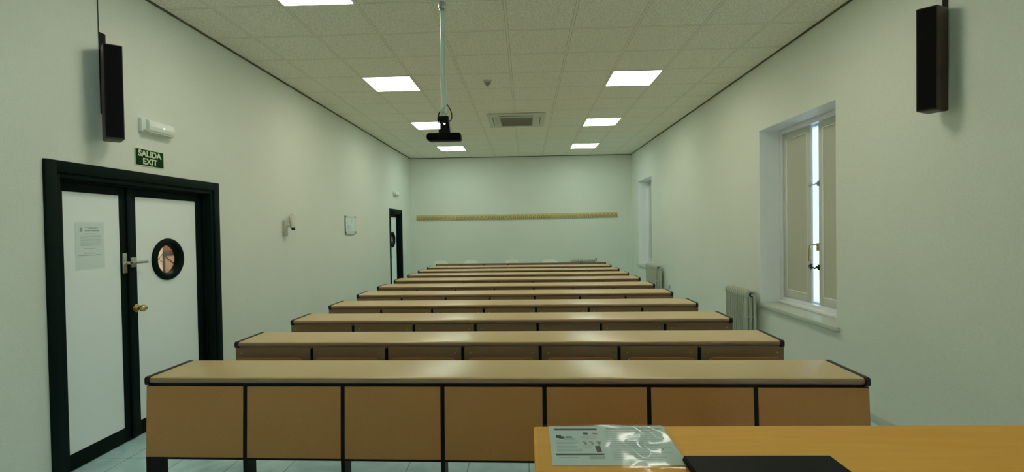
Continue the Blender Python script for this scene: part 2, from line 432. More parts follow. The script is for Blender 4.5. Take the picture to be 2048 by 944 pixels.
# latch bolt + lever handle
hb = MB()
hb.box((XD + 0.001, 3.445, H0 - 0.29), (XD + 0.016, 3.478, H0 - 0.14), 0.003)
hb.cyl((XD + 0.01, 3.462, H0 - 0.215), (XD + 0.06, 3.462, H0 - 0.215), 0.012)
hb.box((XD + 0.012, 3.50, H0 - 0.25), (XD + 0.03, 3.545, H0 - 0.175), 0.003)
hb.cyl((XD + 0.022, 3.44, H0 - 0.214), (XD + 0.022, 3.55, H0 - 0.214), 0.012)
hb.build('door_bolt', M['steel'], la)
hb = MB(); hb.box((XD + 0.045, 3.45, H0 - 0.224), (XD + 0.06, 3.625, H0 - 0.206), 0.004)
hb.build('door_handle', M['steel'], la)
kb = MB(); kz = H0 - 0.568
kb.cyl((XD + 0.010, 3.545, kz), (XD + 0.022, 3.545, kz), 0.032, seg=28, bev=0.003)
kb.cyl((XD + 0.02, 3.545, kz), (XD + 0.055, 3.545, kz), 0.011)
kb.ball((XD + 0.072, 3.545, kz), 0.027, (0.85, 1, 1)); kb.cyl((XD + 0.09, 3.545, kz), (XD + 0.098, 3.545, kz), 0.012)
kb.build('door_knob', M['brass'], lb)

d2 = empty('door_2', (0, 0, 0), 'far narrow dark green and white door near the back corner', 'door', kind='structure')
door_frame(DL2[0], DL2[1], DL2[2], d2)
l2 = leaf(d2, DL2[0] + 0.032, DL2[1] - 0.032, DL2[2] - 0.032, (0.09, 0.09), PT + 0.01, H0 - 1.45, (10.66, H0 - 0.21, 0.135))
kb = MB(); kb.cyl((XD, 10.33, kz), (XD + 0.05, 10.33, kz), 0.011); kb.ball((XD + 0.06, 10.33, kz), 0.027); kb.build('door_knob', M['brass'], l2)

# ------------------------------------------------------------------ corridor behind the doors (seen through the portholes)
CX0, CX1, CY0, CY1 = -5.0, XL - TW, 1.0, 18.5
struct(MB().box((CX0, CY0, -0.1), (XL - 0.10, CY1, 0)).build('floor', M['corrtan'], smooth=False), 'corridor floor beyond the green doors', 'floor')
struct(MB().box((CX0, CY0, CEIL), (CX1, CY1, CEIL + 0.1)).build('ceiling', M['corrwall'], smooth=False), 'corridor ceiling beyond the green doors', 'ceiling')
struct(MB().box((CX0 - 0.1, CY0, 0), (CX0, CY1, CEIL)).build('wall_corridor', M['corrwall'], smooth=False), 'cream corridor wall seen through the round door window', 'wall')
struct(MB().box((CX0, CY0 - 0.1, 0), (CX1, CY0, CEIL)).box((CX0, CY1, 0), (CX1, CY1 + 0.1, CEIL)).box((CX1, YB + .15, 0), (CX1 + 0.1, CY1, CEIL)).build('wall_corridor_end', M['corrwall'], smooth=False), 'end walls of the corridor beyond the doors', 'wall')
tp = empty('timber_screen', (CX0 + 0.004, 6.3, 0), 'brown timber screen with crossing braces seen through the nearer round door window', 'partition')
def tpart(name, m, mb): return mb.build(name, m, tp, T=None)
def B(y0, y1, u0, u1, x0=0.0, x1=0.05): return MB().box((x0, y0 - 6.3, u0 + H0), (x1, y1 - 6.3, u1 + H0), 0.003)
tpart('infill_panel', M['corrtan'], B(6.37, 7.0, -1.56, -0.30, 0.002, 0.010))
tpart('upper_board', M['corrred'], B(6.355, 7.0, -0.235, 0.35, 0.002, 0.010))
tpart('post', M['corrbrown'], B(6.35, 6.38, -1.56, -0.235, 0.002, 0.014))
tpart('beam', M['corrbrown'], B(6.35, 7.0, -0.302, -0.235, 0.002, 0.016))
tpart('brace', M['corrbrown'], MB().tube([(0.014, 6.385 - 6.3, H0 - 0.31), (0.014, 6.62 - 6.3, H0 - 0.48)], 0.006))
tpart('brace', M['corrbrown'], MB().tube([(0.010, 6.05 - 6.3, H0 - 0.20), (0.010, 6.355 - 6.3, H0 - 0.40)], 0.004))
tpart('brace', M['corrbrown'], MB().tube([(0.018, 6.05 - 6.3, H0 - 0.52), (0.018, 6.355 - 6.3, H0 - 0.25)], 0.004))
for yy in (5.5, 9.5, 15.5):
    ld = bpy.data.lights.new('corridor_lamp', 'AREA'); ld.shape = 'SQUARE'; ld.size = 0.5; ld.energy = 60; ld.color = (1, 0.88, 0.72)
    lo = bpy.data.objects.new('corridor_lamp', ld); lo.location = (-4.0, yy, CEIL - 0.03); COL.objects.link(lo)

# ------------------------------------------------------------------ windows
def window(name, W, label, split):
    y0, y1, z0, z1 = W
    r = empty(name, (XR, (y0 + y1) / 2, z0), label, 'window', kind='structure')
    T = Matrix.Translation((-XR, -(y0 + y1) / 2, -z0))
    def put(nm, m, mb, p=r, sm=True):
        o = mb.build(nm, m, p, smooth=sm)
        if p is r: o.matrix_local = T
        return o
    d = 0.25; X = XR + d
    mb = MB(); t = 0.004   # reveal lining
    mb.box((XR + 0.001, y1 - t, z0), (X + 0.1, y1, z1)).box((XR + 0.001, y0, z0), (X + 0.1, y0 + t, z1)).box((XR + 0.001, y0, z1 - t), (X + 0.1, y1, z1))
    put('window_reveal', M['reveal'], mb, sm=False)
    mb = MB().box((XR - 0.035, y0 - 0.04, z0 - 0.035), (XR - 0.001, y1 + 0.03, z0 + 0.004), 0.006)
    mb.box((XR - 0.004, y0 + t, z0 + 0.0005), (X + 0.02, y1 - t, z0 + 0.004), 0.001)
    put('window_sill', M['sill'], mb)
    # inner casing around the shutters
    mb = MB(); cw = 0.045
    mb.box((X - 0.02, y1 - cw, z0 + 0.004), (X + 0.04, y1 - t, z1 - t), 0.005)
    mb.box((X - 0.02, y0 + t, z0 + 0.004), (X + 0.04, y0 + cw, z1 - t), 0.005)
    mb.box((X - 0.02, y0 + cw, z1 - 0.06), (X + 0.04, y1 - cw, z1 - t), 0.008)
    mb.box((X - 0.02, y0 + cw, z0 + 0.004), (X + 0.04, y1 - cw, z0 + 0.075), 0.008)
    mb.box((X - 0.05, y0 + 0.01, z0 + 0.004), (X - 0.01, y1 - 0.01, z0 + 0.04), 0.008)
    put('window_frame', M['winwhite'], mb)
    g0, g1 = split
    is_open = g1 - g0 > 0.5
    for a, b in (() if is_open else ((g1, y1 - cw - 0.003), (y0 + cw + 0.003, g0))):
        zz0, zz1 = z0 + 0.08, z1 - 0.064; s = 0.06
        mb = MB()
        mb.box((X, a, zz0), (X + 0.025, a + s, zz1), 0.004).box((X, b - s, zz0), (X + 0.025, b, zz1), 0.004)
        mb.box((X, a + s, zz0), (X + 0.025, b - s, zz0 + 0.08), 0.004).box((X, a + s, zz1 - s), (X + 0.025, b - s, zz1), 0.004)
        sh = put('shutter', M['shutter'], mb)
        MB().box((X + 0.006, a + s, zz0 + 0.08), (X + 0.02, b - s, zz1 - s)).build('shutter_panel', M['shutterfield'], sh, smooth=False)
        mb = MB(); q = 0.012
        for A, Bq, C_, D in ((a + s, a + s + q, zz0 + 0.08, zz1 - s), (b - s - q, b - s, zz0 + 0.08, zz1 - s), (a + s + q, b - s - q, zz0 + 0.08, zz0 + 0.08 + q), (a + s + q, b - s - q, zz1 - s - q, zz1 - s)):
            mb.box((X - 0.002, A, C_), (X + 0.008, Bq, D), 0.003)
        mb.build('moulding', M['winwhite'], sh)
    # the glazed window behind, seen in the gap
    mb = MB()
    mb.box((X + 0.05, y0 + t, z0), (X + 0.1, y0 + 0.07, z1 - t), 0.004).box((X + 0.05, y1 - 0.07, z0), (X + 0.1, y1 - t, z1 - t), 0.004)
    mb.box((X + 0.05, y0 + 0.07, z0), (X + 0.1, y1 - 0.07, z0 + 0.09), 0.004).box((X + 0.05, y0 + 0.07, z1 - 0.08), (X + 0.1, y1 - 0.07, z1 - t), 0.004)
    gc = (g0 + g1) / 2
    mb.box((X + 0.045, gc - 0.055, z0 + 0.08), (X + 0.10, gc - 0.02, z1 - 0.08), 0.012, 4)
    put('sash', M['winwhite'], mb)
    put('window_pane', M['glass'] if is_open else M['dullglass'], MB().box((X + 0.07, y0 + 0.06, z0 + 0.08), (X + 0.074, y1 - 0.06, z1 - 0.07)), sm=False)
    if W is W1:
        for uz, kind in ((0.405, 0), (-0.245, 1), (-0.445, 2)):
            z = H0 + uz; mb = MB()
            if kind == 1:
                mb.box((X - 0.008, g0 - 0.005, z - 0.03), (X + 0.004, g0 + 0.03, z + 0.05), 0.003)
                mb.tube(smooth_path([(X - 0.012, g0 + 0.01, z + 0.03), (X - 0.035, gc, z + 0.03), (X - 0.035, gc + 0.03, z + 0.0), (X - 0.03, g1 - 0.02, z - 0.14)]), 0.008)
                put('handle', M['brass'], mb)
            else:
                for s in (-1, 1):
                    yb = g0 if s < 0 else g1
                    mb.box((X - 0.006, yb - 0.016, z - 0.025), (X + 0.004, yb + 0.016, z + 0.03), 0.003)
                    mb.ball((X - 0.012, yb, z), 0.012)
                mb.tube(smooth_path([(X - 0.02, g0, z + 0.012), (X - 0.024, g0 + 0.03, z - 0.01), (X - 0.024, gc, z + 0.0), (X - 0.024, g1 - 0.03, z - 0.01), (X - 0.02, g1, z + 0.012)]), 0.007 if kind == 2 else 0.005)
                put('hook', M['iron'] if kind == 2 else M['steel'], mb)
    return r
window('window_1', W1, 'nearer deep-set window with closed shutters and a bright gap between them', (4.858, 4.99))
window('fill_window', W3, 'unseen unshuttered window added behind the viewer to let in fill daylight', (-2.9, -1.6))  # unseen window, added so daylight fills the near desk fronts
window('window_2', W2, 'farther deep-set window seen edge-on above the smaller radiator', (10.76, 10.88))

# ------------------------------------------------------------------ ceiling things
def light_panel(i0, j0, label):
    x0 = -0.1428 + 0.6 * i0; y0 = 4.42 + 0.6 * j0
    t = empty('ceiling_light', (x0 + 0.3, y0 + 0.3, CEIL), label, 'ceiling light', group='square light panels in the ceiling')
    mb = MB(); a, b = 0.295, 0.283; z0, z1 = -0.010, -0.0005
    mb.box((-a, -a, z0), (a, -b, z1)).box((-a, b, z0), (a, a, z1)).box((-a, -b, z0), (-b, b, z1)).box((b, -b, z0), (a, b, z1))
    mb.build('light_frame', M['lightframe'], t)
    MB().box((-b, -b, -0.007), (b, b, -0.001)).build('diffuser', M['light_cool' if j0 == 10 else 'light_mid' if j0 == 6 else 'light'], t, smooth=False)
    return t
LN = {-2: 'nearest to the viewer', 2: 'second nearest', 6: 'third nearest', 10: 'farthest, by the end wall'}
for j in (-2, 2, 6, 10):
    light_panel(-3, j, 'glowing square ceiling light of the door-side column, ' + LN[j])
    light_panel(2, j, 'glowing square ceiling light of the window-side column, ' + LN[j])

ac = empty('air_conditioner', (-0.12, 8.03, CEIL), 'square ceiling air conditioning cassette with grey grille and side slots', 'air conditioner')
mb = MB(); mb.box((-0.475, -0.475, -0.03), (0.475, 0.475, -0.0005), 0.012, 3); mb.build('cassette_panel', M['acbody'], ac)
mb = MB(); mb.box((-0.27, -0.27, -0.040), (0.27, 0.27, -0.0305), 0.004); 
for k in range(17): mb.box((-0.255, -0.256 + k * 0.032, -0.045), (0.255, -0.249 + k * 0.032, -0.0395), 0.001)
mb.build('intake_grille', M['acgrille'], ac)
for k in range(4):
    T = Matrix.Rotation(k * math.pi / 2, 4, 'Z')
    lv = MB().box((-0.27, -0.385, -0.042), (0.27, -0.325, -0.0315), 0.004, T=T).build('louvre', M['acbody'], ac)
    MB().box((-0.275, -0.396, -0.034), (0.275, -0.387, -0.0302), T=T).build('air_slot', M['slot'], lv, smooth=False)
sd = empty('smoke_detector', (-0.445, 5.90, CEIL), 'small round smoke detector on the ceiling between the light columns', 'smoke detector')
MB().cyl((0, 0, -0.02), (0, 0, -0.0005), 0.046, 0.052, 28, 0.004).build('base', M['offwhite'], sd)
MB().cyl((0, 0, -0.045), (0, 0, -0.021), 0.028, 0.038, 28, 0.004).cyl((0, 0, -0.066), (0, 0, -0.045), 0.016, 0.022, 24, 0.004).build('sensor', M['acgrille'], sd)

# hanging pole with black camera head
PX, PY = -0.541, 3.2
pl = empty('ceiling_camera', (PX, PY, CEIL), 'black T-shaped projector camera hanging from the long white ceiling pole', 'camera')
def U(u): return u + H0 - CEIL
MB().cyl((0, 0, U(0.80)), (0, 0, -0.0005), 0.0165, seg=24).build('pole', M['pole'], pl)
MB().tube([(0.018, -0.01, U(0.82)), (0.018, -0.01, U(1.84))], 0.0045).build('conduit', M['pole'], pl)
MB().cyl((0, 0, -0.03), (0, 0, -0.0005), 0.06, 0.05, 28, 0.004).build('ceiling_plate', M['pole'], pl)
MB().cyl((0, 0, U(1.49)), (0, 0, U(1.535)), 0.027, seg=24, bev=0.004).cyl((0, 0, U(1.475)), (0, 0, U(1.49)), 0.021, seg=24).build('clamp_ring', M['steel'], pl)
MB().cyl((0, 0, U(0.785)), (0, 0, U(0.828)), 0.026, 0.023, 24, 0.004).cyl((0, 0, U(0.765)), (0, 0, U(0.786)), 0.018, 0.02, 20, 0.003).build('swivel_joint', M['offwhite'], pl)
hd = MB()
# bracket with an opening, then the neck
zt, zb = U(0.767), U(0.655)
hd.box((-0.036, -0.022, U(0.742)), (0.034, 0.03, zt), 0.003)
hd.prism([(-0.036, U(0.745)), (0.034, U(0.745)), (0.036, U(0.70)), (0.018, U(0.70)), (0.014, U(0.722)), (-0.010, U(0.729)), (-0.012, U(0.712)), (-0.022, U(0.712))], 0.05, 'y', at=-0.021)
hd.prism([(-0.022, U(0.716)), (-0.004, U(0.716)), (0.008, U(0.708)), (0.012, U(0.712)), (0.036, U(0.712)), (0.044, zb - 0.01), (-0.034, zb - 0.01), (-0.034, U(0.680)), (-0.024, U(0.676))], 0.05, 'y', at=-0.021)
hd.build('bracket', M['black'], pl)
MB().prism(round_rect(-0.115, U(0.6), 0.118, U(0.652), 0.02, 6), 0.075, 'y', bev=0.006, at=-0.035, T=Matrix.Translation((0, 0, 0))).build('camera_bar', M['laptop'], pl)
MB().tube(smooth_path([(-0.018, 0, U(0.815)), (-0.036, 0.005, U(0.785)), (-0.042, 0.005, U(0.755)), (-0.036, 0.0, U(0.728)), (-0.02, 0, U(0.72))]), 0.0042).tube(
    smooth_path([(0.016, 0.0, U(0.855)), (0.038, 0.005, U(0.825)), (0.052, 0.01, U(0.785)), (0.05, 0.005, U(0.75)), (0.036, 0, U(0.732))]), 0.0034).build('cable', M['black'], pl)

# ------------------------------------------------------------------ column loudspeakers
def speaker(name, corners, u0, u1, side, label):
    """corners: near, front-side, far, wall-side footprint (x, y)"""
    n, a, fcr, b = [Vector(c) for c in corners]; ctr = (n + a + fcr + b) / 4
    r = empty(name, (ctr.x, ctr.y, u0 + H0), label, 'loudspeaker', group='column loudspeakers high on the side walls')
    hgt = u1 - u0
    L = [p - ctr for p in (n, a, fcr, b)]
    cab = MB(); cab.prism([(p.x, p.y) for p in L], hgt, 'z', bev=0.004)
    cab.build('cabinet', M['spkwood'], r)
    # grille on the near -> a face
    e = (L[1] - L[0]); nrm = Vector((e.y, -e.x)).normalized()
    if nrm.dot(L[0] + L[1]) < 0: nrm = -nrm
    q0 = L[0] + e * 0.05 ; q1 = L[0] + e * 0.95
    g = MB(); g.prism([tuple(q0), tuple(q1), tuple(q1 + nrm * 0.006), tuple(q0 + nrm * 0.006)], hgt - 0.02, 'z', at=0.01)
    g.build('grille', M['grille'], r)
    e2 = [p * 0.86 for p in L]
    MB().prism([tuple(p) for p in e2], 0.003, 'z', at=-0.003).build('underside', M['spkunder'], r)
    # bracket plate against the wall
    wx = (XL - ctr.x) if side < 0 else (XR - ctr.x)
    bx0, bx1 = sorted((wx - side * 0.0005, wx - side * 0.012))
    ya, yb, zt = (3.216, 3.268, 0.118) if side < 0 else (3.108, 3.145, 0.14)
    ya -= ctr.y; yb -= ctr.y
    bx0, bx1 = sorted((wx - side * 0.0005, wx - side * 0.006))
    mb = MB().box((bx0, ya, hgt * 0.3), (bx1, yb, hgt + zt), 0.001)
    ax0, ax1 = sorted((wx - side * 0.005, (L[3].x + L[2].x) / 2 * 0.8))
    mb.box((ax0, ya + 0.01, hgt * 0.995), (ax1, ya + 0.03, hgt + 0.012), 0.002)
    yc = ya + 0.03
    mb.build('wall_bracket', M['black'], r)
    wy = yc - 0.03
    MB().tube([(wx - side * 0.004, wy, hgt + 0.1), (wx - side * 0.003, wy, CEIL - u0 - H0 - 0.016)], 0.0025).build('cable', M['iron'], r)
speaker('loudspeaker', [(-2.827, 3.120), (-2.746, 3.183), (-2.862, 3.284), (-2.937, 3.217)], 0.654, 1.295, -1, 'dark column loudspeaker above the white double door')
speaker('loudspeaker', [(2.595, 3.046), (2.519, 3.116), (2.645, 3.181), (2.706, 3.095)], 0.708, 1.360, 1, 'dark brown column loudspeaker high on the wall nearer than the window')

# ------------------------------------------------------------------ left wall fittings
def emergency(y0, y1, u0, u1, label):
    r = empty('emergency_light', (XL, (y0 + y1) / 2, u0 + H0), label, 'emergency light', group='emergency lamps above the doors')
    h = (y1 - y0) / 2; z = u1 - u0
    MB().box((0.0005, -h, 0.0), (0.03, h, z), 0.006, 3).build('housing', M['white'], r)
    pr = [(0.03, 0.005), (0.055, 0.02), (0.062, z * 0.5), (0.055, z - 0.012), (0.03, z - 0.004)]
    mb = MB(); mb.prism([(p[0], p[1]) for p in pr], 2 * h - 0.05, 'y', bev=0.003, at=-h + 0.04); mb.build('lamp_cover', M['white'], r)
    MB().box((0.03, -h + 0.01, 0.002), (0.052, h - 0.01, 0.016), 0.004).build('lower_lip', M['offwhite'], r)
    MB().box((0.058, 0.02, z * 0.45), (0.063, 0.035, z * 0.58), 0.001).build('led', M['led'], r)
    return r
emergency(3.535, 3.845, 0.787, 0.892, 'white emergency lamp above the exit sign of the nearer door')
emergency(10.47, 10.82, 0.787, 0.882, 'small white emergency lamp above the farther green door')

sg = empty('exit_sign', (XL, 3.636, H0 + 0.594), 'dark green sign reading SALIDA EXIT above the double door', 'sign')
MB().box((0.0005, -0.146, -0.070), (0.004, 0.146, 0.070), 0.001).build('sign_board', M['signwhite'], sg)
MB().box((0.004, -0.137, -0.061), (0.005, 0.137, 0.061)).build('sign_field', M['signgreen'], sg)
RY = Matrix(((0, 0, 1, 0), (1, 0, 0, 0), (0, 1, 0, 0), (0, 0, 0, 1)))   # text plane -> y-z plane facing +x
for s, dz, nm in (('SALIDA', 0.028, 'lettering'), ('EXIT', -0.030, 'lettering')):
    me = text_mesh(s, 0.066, 0.0022); me.materials.append(M['signwhite'])
    o = bpy.data.objects.new(nm, me); COL.objects.link(o); o.parent = sg
    w = max(v.co.x for v in me.vertices) - min(v.co.x for v in me.vertices)
    k = (0.228 if s == 'SALIDA' else 0.142) / w
    o.matrix_local = Matrix.Translation((0.0055, 0, dz)) @ RY @ Matrix.Diagonal((k, 0.95, 1, 1))

nt = empty('door_notice', (XD - 0.004, 3.196, H0 - 0.075), 'printed paper notice in a plastic sleeve taped to the left door leaf', 'notice')
mb = MB().box((0.0003, -0.105, -0.155), (0.0012, 0.105, 0.155)); mb.mi = 1; random.seed(3)
def line(y0, y1, z, h=0.003): mb.box((0.0012, y0, z), (0.0015, y1, z + h))
for z, a, b, h in ((0.128, -0.035, 0.07, .005), (0.118, -0.01, 0.055, .005), (0.102, -0.035, 0.075, .010), (0.083, -0.05, 0.05, .003), (-0.018, -0.05, 0.04, .003), (-0.052, -0.045, 0.04, .004), (-0.066, -0.085, 0.08, .005)):
    x = a
    while x < b:
        l = random.uniform(0.008, 0.022); line(x, min(b, x + l), z, h); x += l + 0.003
for k in range(9):
    x = -0.07
    while x < 0.08:
        l = random.uniform(0.006, 0.02); line(x, min(0.085, x + l), 0.07 - k * 0.0085, .0022); x += l + 0.003
line(-0.072, -0.055, 0.10, 0.028)
mb.build('notice_sheet', [M['wallpaper_sheet'], M['inkfaint']], nt)
MB().box((0.0018, -0.112, -0.165), (0.0022, 0.112, 0.168)).build('plastic_sleeve', M['acrylic'], nt, smooth=False)

cm = empty('wall_camera', (XL, 5.68, H0 + 0.04), 'small white camera tilted downward on a wall bracket, between the doors', 'camera')
MB().box((0.0005, -0.035, -0.085), (0.035, 0.02, 0.10), 0.004).build('wall_bracket', M['offwhite'], cm)
MB().box((0.0005, -0.03, -0.09), (0.04, 0.022, -0.045), 0.004).build('junction_box', M['rad'], cm)
d = Vector((0.05, -0.06, -0.125)).normalized()
Tc = Matrix.Translation((0.075, 0.055, 0.075)) @ d.to_track_quat('Z', 'X').to_matrix().to_4x4()
MB().box((-0.026, -0.026, -0.10), (0.026, 0.026, 0.085), 0.007, T=Tc).build('camera_body', M['offwhite'], cm)
MB().cyl((0, 0, 0.084), (0, 0, 0.102), 0.02, seg=20).build('lens', M['black'], cm, T=Tc)
MB().box((0.02, 0.0, 0.02), (0.07, 0.02, 0.045), 0.003).build('arm', M['offwhite'], cm)
MB().tube(smooth_path([(0.08, 0.085, 0.17), (0.03, 0.12, 0.185), (0.004, 0.22, 0.18)]), 0.0025).build('cable', M['inkfaint'], cm)

fp = empty('evacuation_plan', (XL, 7.858, H0 + 0.10), 'faint printed plan in a clear acrylic holder on the door-side wall', 'wall sign')
mb = MB().box((0.0005, -0.19, -0.10), (0.0015, 0.21, 0.11)); mb.mi = 1
for k in range(26):
    a = random.uniform(-0.16, 0.10); z = random.uniform(-0.07, 0.09)
    if k % 2: mb.box((0.0015, a, z), (0.0019, a + random.uniform(0.03, 0.1), z + 0.004))
    else: mb.box((0.0015, a, z - 0.03), (0.0019, a + 0.006, z + random.uniform(0.0, 0.02)))
mb.build('plan_sheet', [M['wallpaper_sheet'], M['inkfaint']], fp)
MB().box((0.012, -0.235, -0.148), (0.015, 0.235, 0.152)).build('acrylic_cover', M['acrylic'], fp, smooth=False)
MB().box((0.0005, -0.240, -0.15), (0.017, -0.233, 0.155), 0.001).build('side_edge', M['acrylicedge'], fp)
mb = MB()
mb.tube(smooth_path([(0.01, -0.235, -0.140), (0.012, -0.19, -0.158), (0.012, 0.13, -0.158), (0.012, 0.235, -0.135)]), 0.006)
mb.build('lower_edge', M['acrylicedge'], fp)
for yy, zz in ((-0.222, 0.14), (0.225, 0.14), (0.23, -0.12), (-0.218, -0.13)): MB().cyl((0.0005, yy, zz), (0.02, yy, zz), 0.009).build('screw', M['acrylicedge'], fp)
sw = empty('light_switch', (XL, 11.47, H0 - 0.505), 'pale light switch plate on the wall just past the farther door', 'light switch')
MB().box((0.0005, -0.06, -0.04), (0.009, 0.06, 0.04), 0.003).build('plate', M['white'], sw)
MB().box((0.009, -0.02, -0.028), (0.014, 0.02, 0.028), 0.002).build('rocker', M['offwhite'], sw)
so = empty('wall_socket', (XR, 9.0, H0 - 1.15), 'small socket plate low on the window-side wall by the far radiator', 'socket')
MB().box((-0.009, -0.04, -0.04), (-0.0005, 0.04, 0.04), 0.003).build('plate', M['offwhite'], so)
MB().cyl((-0.012, 0, 0), (-0.009, 0, 0), 0.02).build('outlet', M['inkolive'], so)

# ------------------------------------------------------------------ radiators
def rad_section(top, foot=0.10):
    """one three-column section: axis of row = x, depth = y (0 wall .. -0.15)"""
    mb = MB(); w = 0.025
    for y in (-0.025, -0.075, -0.125):
        mb.box((-0.010, y - 0.019, foot), (0.010, y + 0.019, top - 0.03), 0.010, 3)
    mb.prism([(0.0, top - 0.075), (-0.15, top - 0.075), (-0.15, top - 0.03), (-0.135, top - 0.008), (-0.115, top), (-0.035, top), (-0.015, top - 0.008), (0.0, top - 0.03)], w, 'x', bev=0.006, at=-w / 2)
    mb.prism([(0.0, foot), (-0.15, foot), (-0.15, foot + 0.05), (-0.13, foot + 0.075), (-0.02, foot + 0.075), (0.0, foot + 0.05)], w, 'x', bev=0.006, at=-w / 2)
    zc = foot + 0.57 * (top - foot)
    mb.box((-0.010, -0.13, zc - 0.012), (0.010, -0.02, zc + 0.012), 0.003)
    mb.cyl((-0.027, -0.075, top - 0.045), (0.027, -0.075, top - 0.045), 0.022, seg=16)
    mb.cyl((-0.027, -0.075, foot + 0.035), (0.027, -0.075, foot + 0.035), 0.022, seg=16)
    return mb
def radiator(loc, rz, n, top, label, valve=1):
    r = empty('radiator', loc, label, 'radiator', rz, group='cast iron column radiators')
    p = 0.0515; first = None
    for k in range(n):
        x = (k - (n - 1) / 2) * p
        if first is None: o = first = rad_section(top).build('radiator_section', M['rad'], r)
        else:
            o = first.copy(); COL.objects.link(o); o.parent = r
        o.location = (x, 0, 0)
    e = (n - 1) / 2 * p
    for s in (-1, 1):
        mb = MB().box((s * (e - 0.06) - 0.012, -0.13, 0.0), (s * (e - 0.06) + 0.012, -0.02, 0.11), 0.004); mb.build('foot', M['rad'], r)
        mb = MB().cyl((s * (e + 0.018), -0.075, top - 0.045), (s * (e + 0.04), -0.075, top - 0.045), 0.026, seg=8); mb.build('end_plug', M['iron'] if s == valve else M['rad'], r)
    mb = MB().cyl((valve * (e + 0.04), -0.075, top - 0.045), (valve * (e + 0.075), -0.075, top - 0.045), 0.012)
    mb.tube(smooth_path([(valve * (e + 0.07), -0.075, top - 0.05), (valve * (e + 0.085), -0.07, top - 0.12), (valve * (e + 0.085), -0.06, 0.2), (valve * (e + 0.085), -0.055, 0.0)]), 0.009)
    mb.build('pipe', M['rad'], r)
    return r
# row along the window wall: local x = -world y when rotated +90 -> front faces -x
radiator((XR - 0.045, 5.79, 0), -math.pi / 2, 11, H0 - 0.765, 'grey column radiator beside the nearer window, its top above the desks')
radiator((XR - 0.045, 9.68, 0), -math.pi / 2, 14, H0 - 0.775, 'grey column radiator under the farther window')
r3 = radiator((1.44, YB - 0.03, 0), 0, 11, H0 - 0.805, 'column radiator against the far end wall behind the last desks')
MB().cyl((0.335, -0.075, H0 - 0.85), (0.335, -0.075, H0 - 0.775), 0.014).build('valve', M['iron'], r3)

# ------------------------------------------------------------------ coat racks
def coat_rack(x0, x1, uc, tilt, label):
    L = x1 - x0 - 0.002
    r = empty('coat_rack', ((x0 + x1) / 2, YB, uc + H0), label, 'coat rack', group='wooden coat racks on the far wall')
    r.rotation_euler = (0, tilt, 0)
    MB().box((-L / 2, -0.022, -0.068), (L / 2, -0.0005, 0.068), 0.004).build('board', M['rack'], r)
    first = None
    for k in range(10):
        x = -L / 2 + L * (k + 0.5) / 10
        if first is None:
            mb = MB()
            pts = [(-0.028, -0.026, -0.048), (-0.028, -0.04, -0.01)] + [(0.028 * -math.cos(math.pi * a / 8), -0.045, -0.01 + 0.03 * math.sin(math.pi * a / 8)) for a in range(0, 9)] + [(0.028, -0.026, -0.048)]
            mb.tube(pts, 0.0038, 8)
            mb.cyl((-0.028, -0.0225, -0.046), (-0.028, -0.034, -0.046), 0.008); mb.cyl((0.028, -0.0225, -0.046), (0.028, -0.034, -0.046), 0.008)
            o = first = mb.build('hook', M['hook'], r)
        else:
            o = first.copy(); COL.objects.link(o); o.parent = r
        o.location = (x, 0, 0)
RX = [(-2.802, -1.783), (-1.779, -0.749), (-0.744, 0.289), (0.293, 1.331), (1.335, 2.352)]
RL = ['leftmost wooden coat rack board on the far wall', 'coat rack board second from the left on the far wall', 'middle wooden coat rack board on the far wall', 'coat rack board second from the right on the far wall', 'rightmost wooden coat rack board on the far wall']
for (a, b), l, u, t in zip(RX, RL, (0.309, 0.306, 0.302, 0.306, 0.314), (0.003, -0.006, -0.008, -0.002, -0.006)):
    coat_rack(a, b, u, t, l)

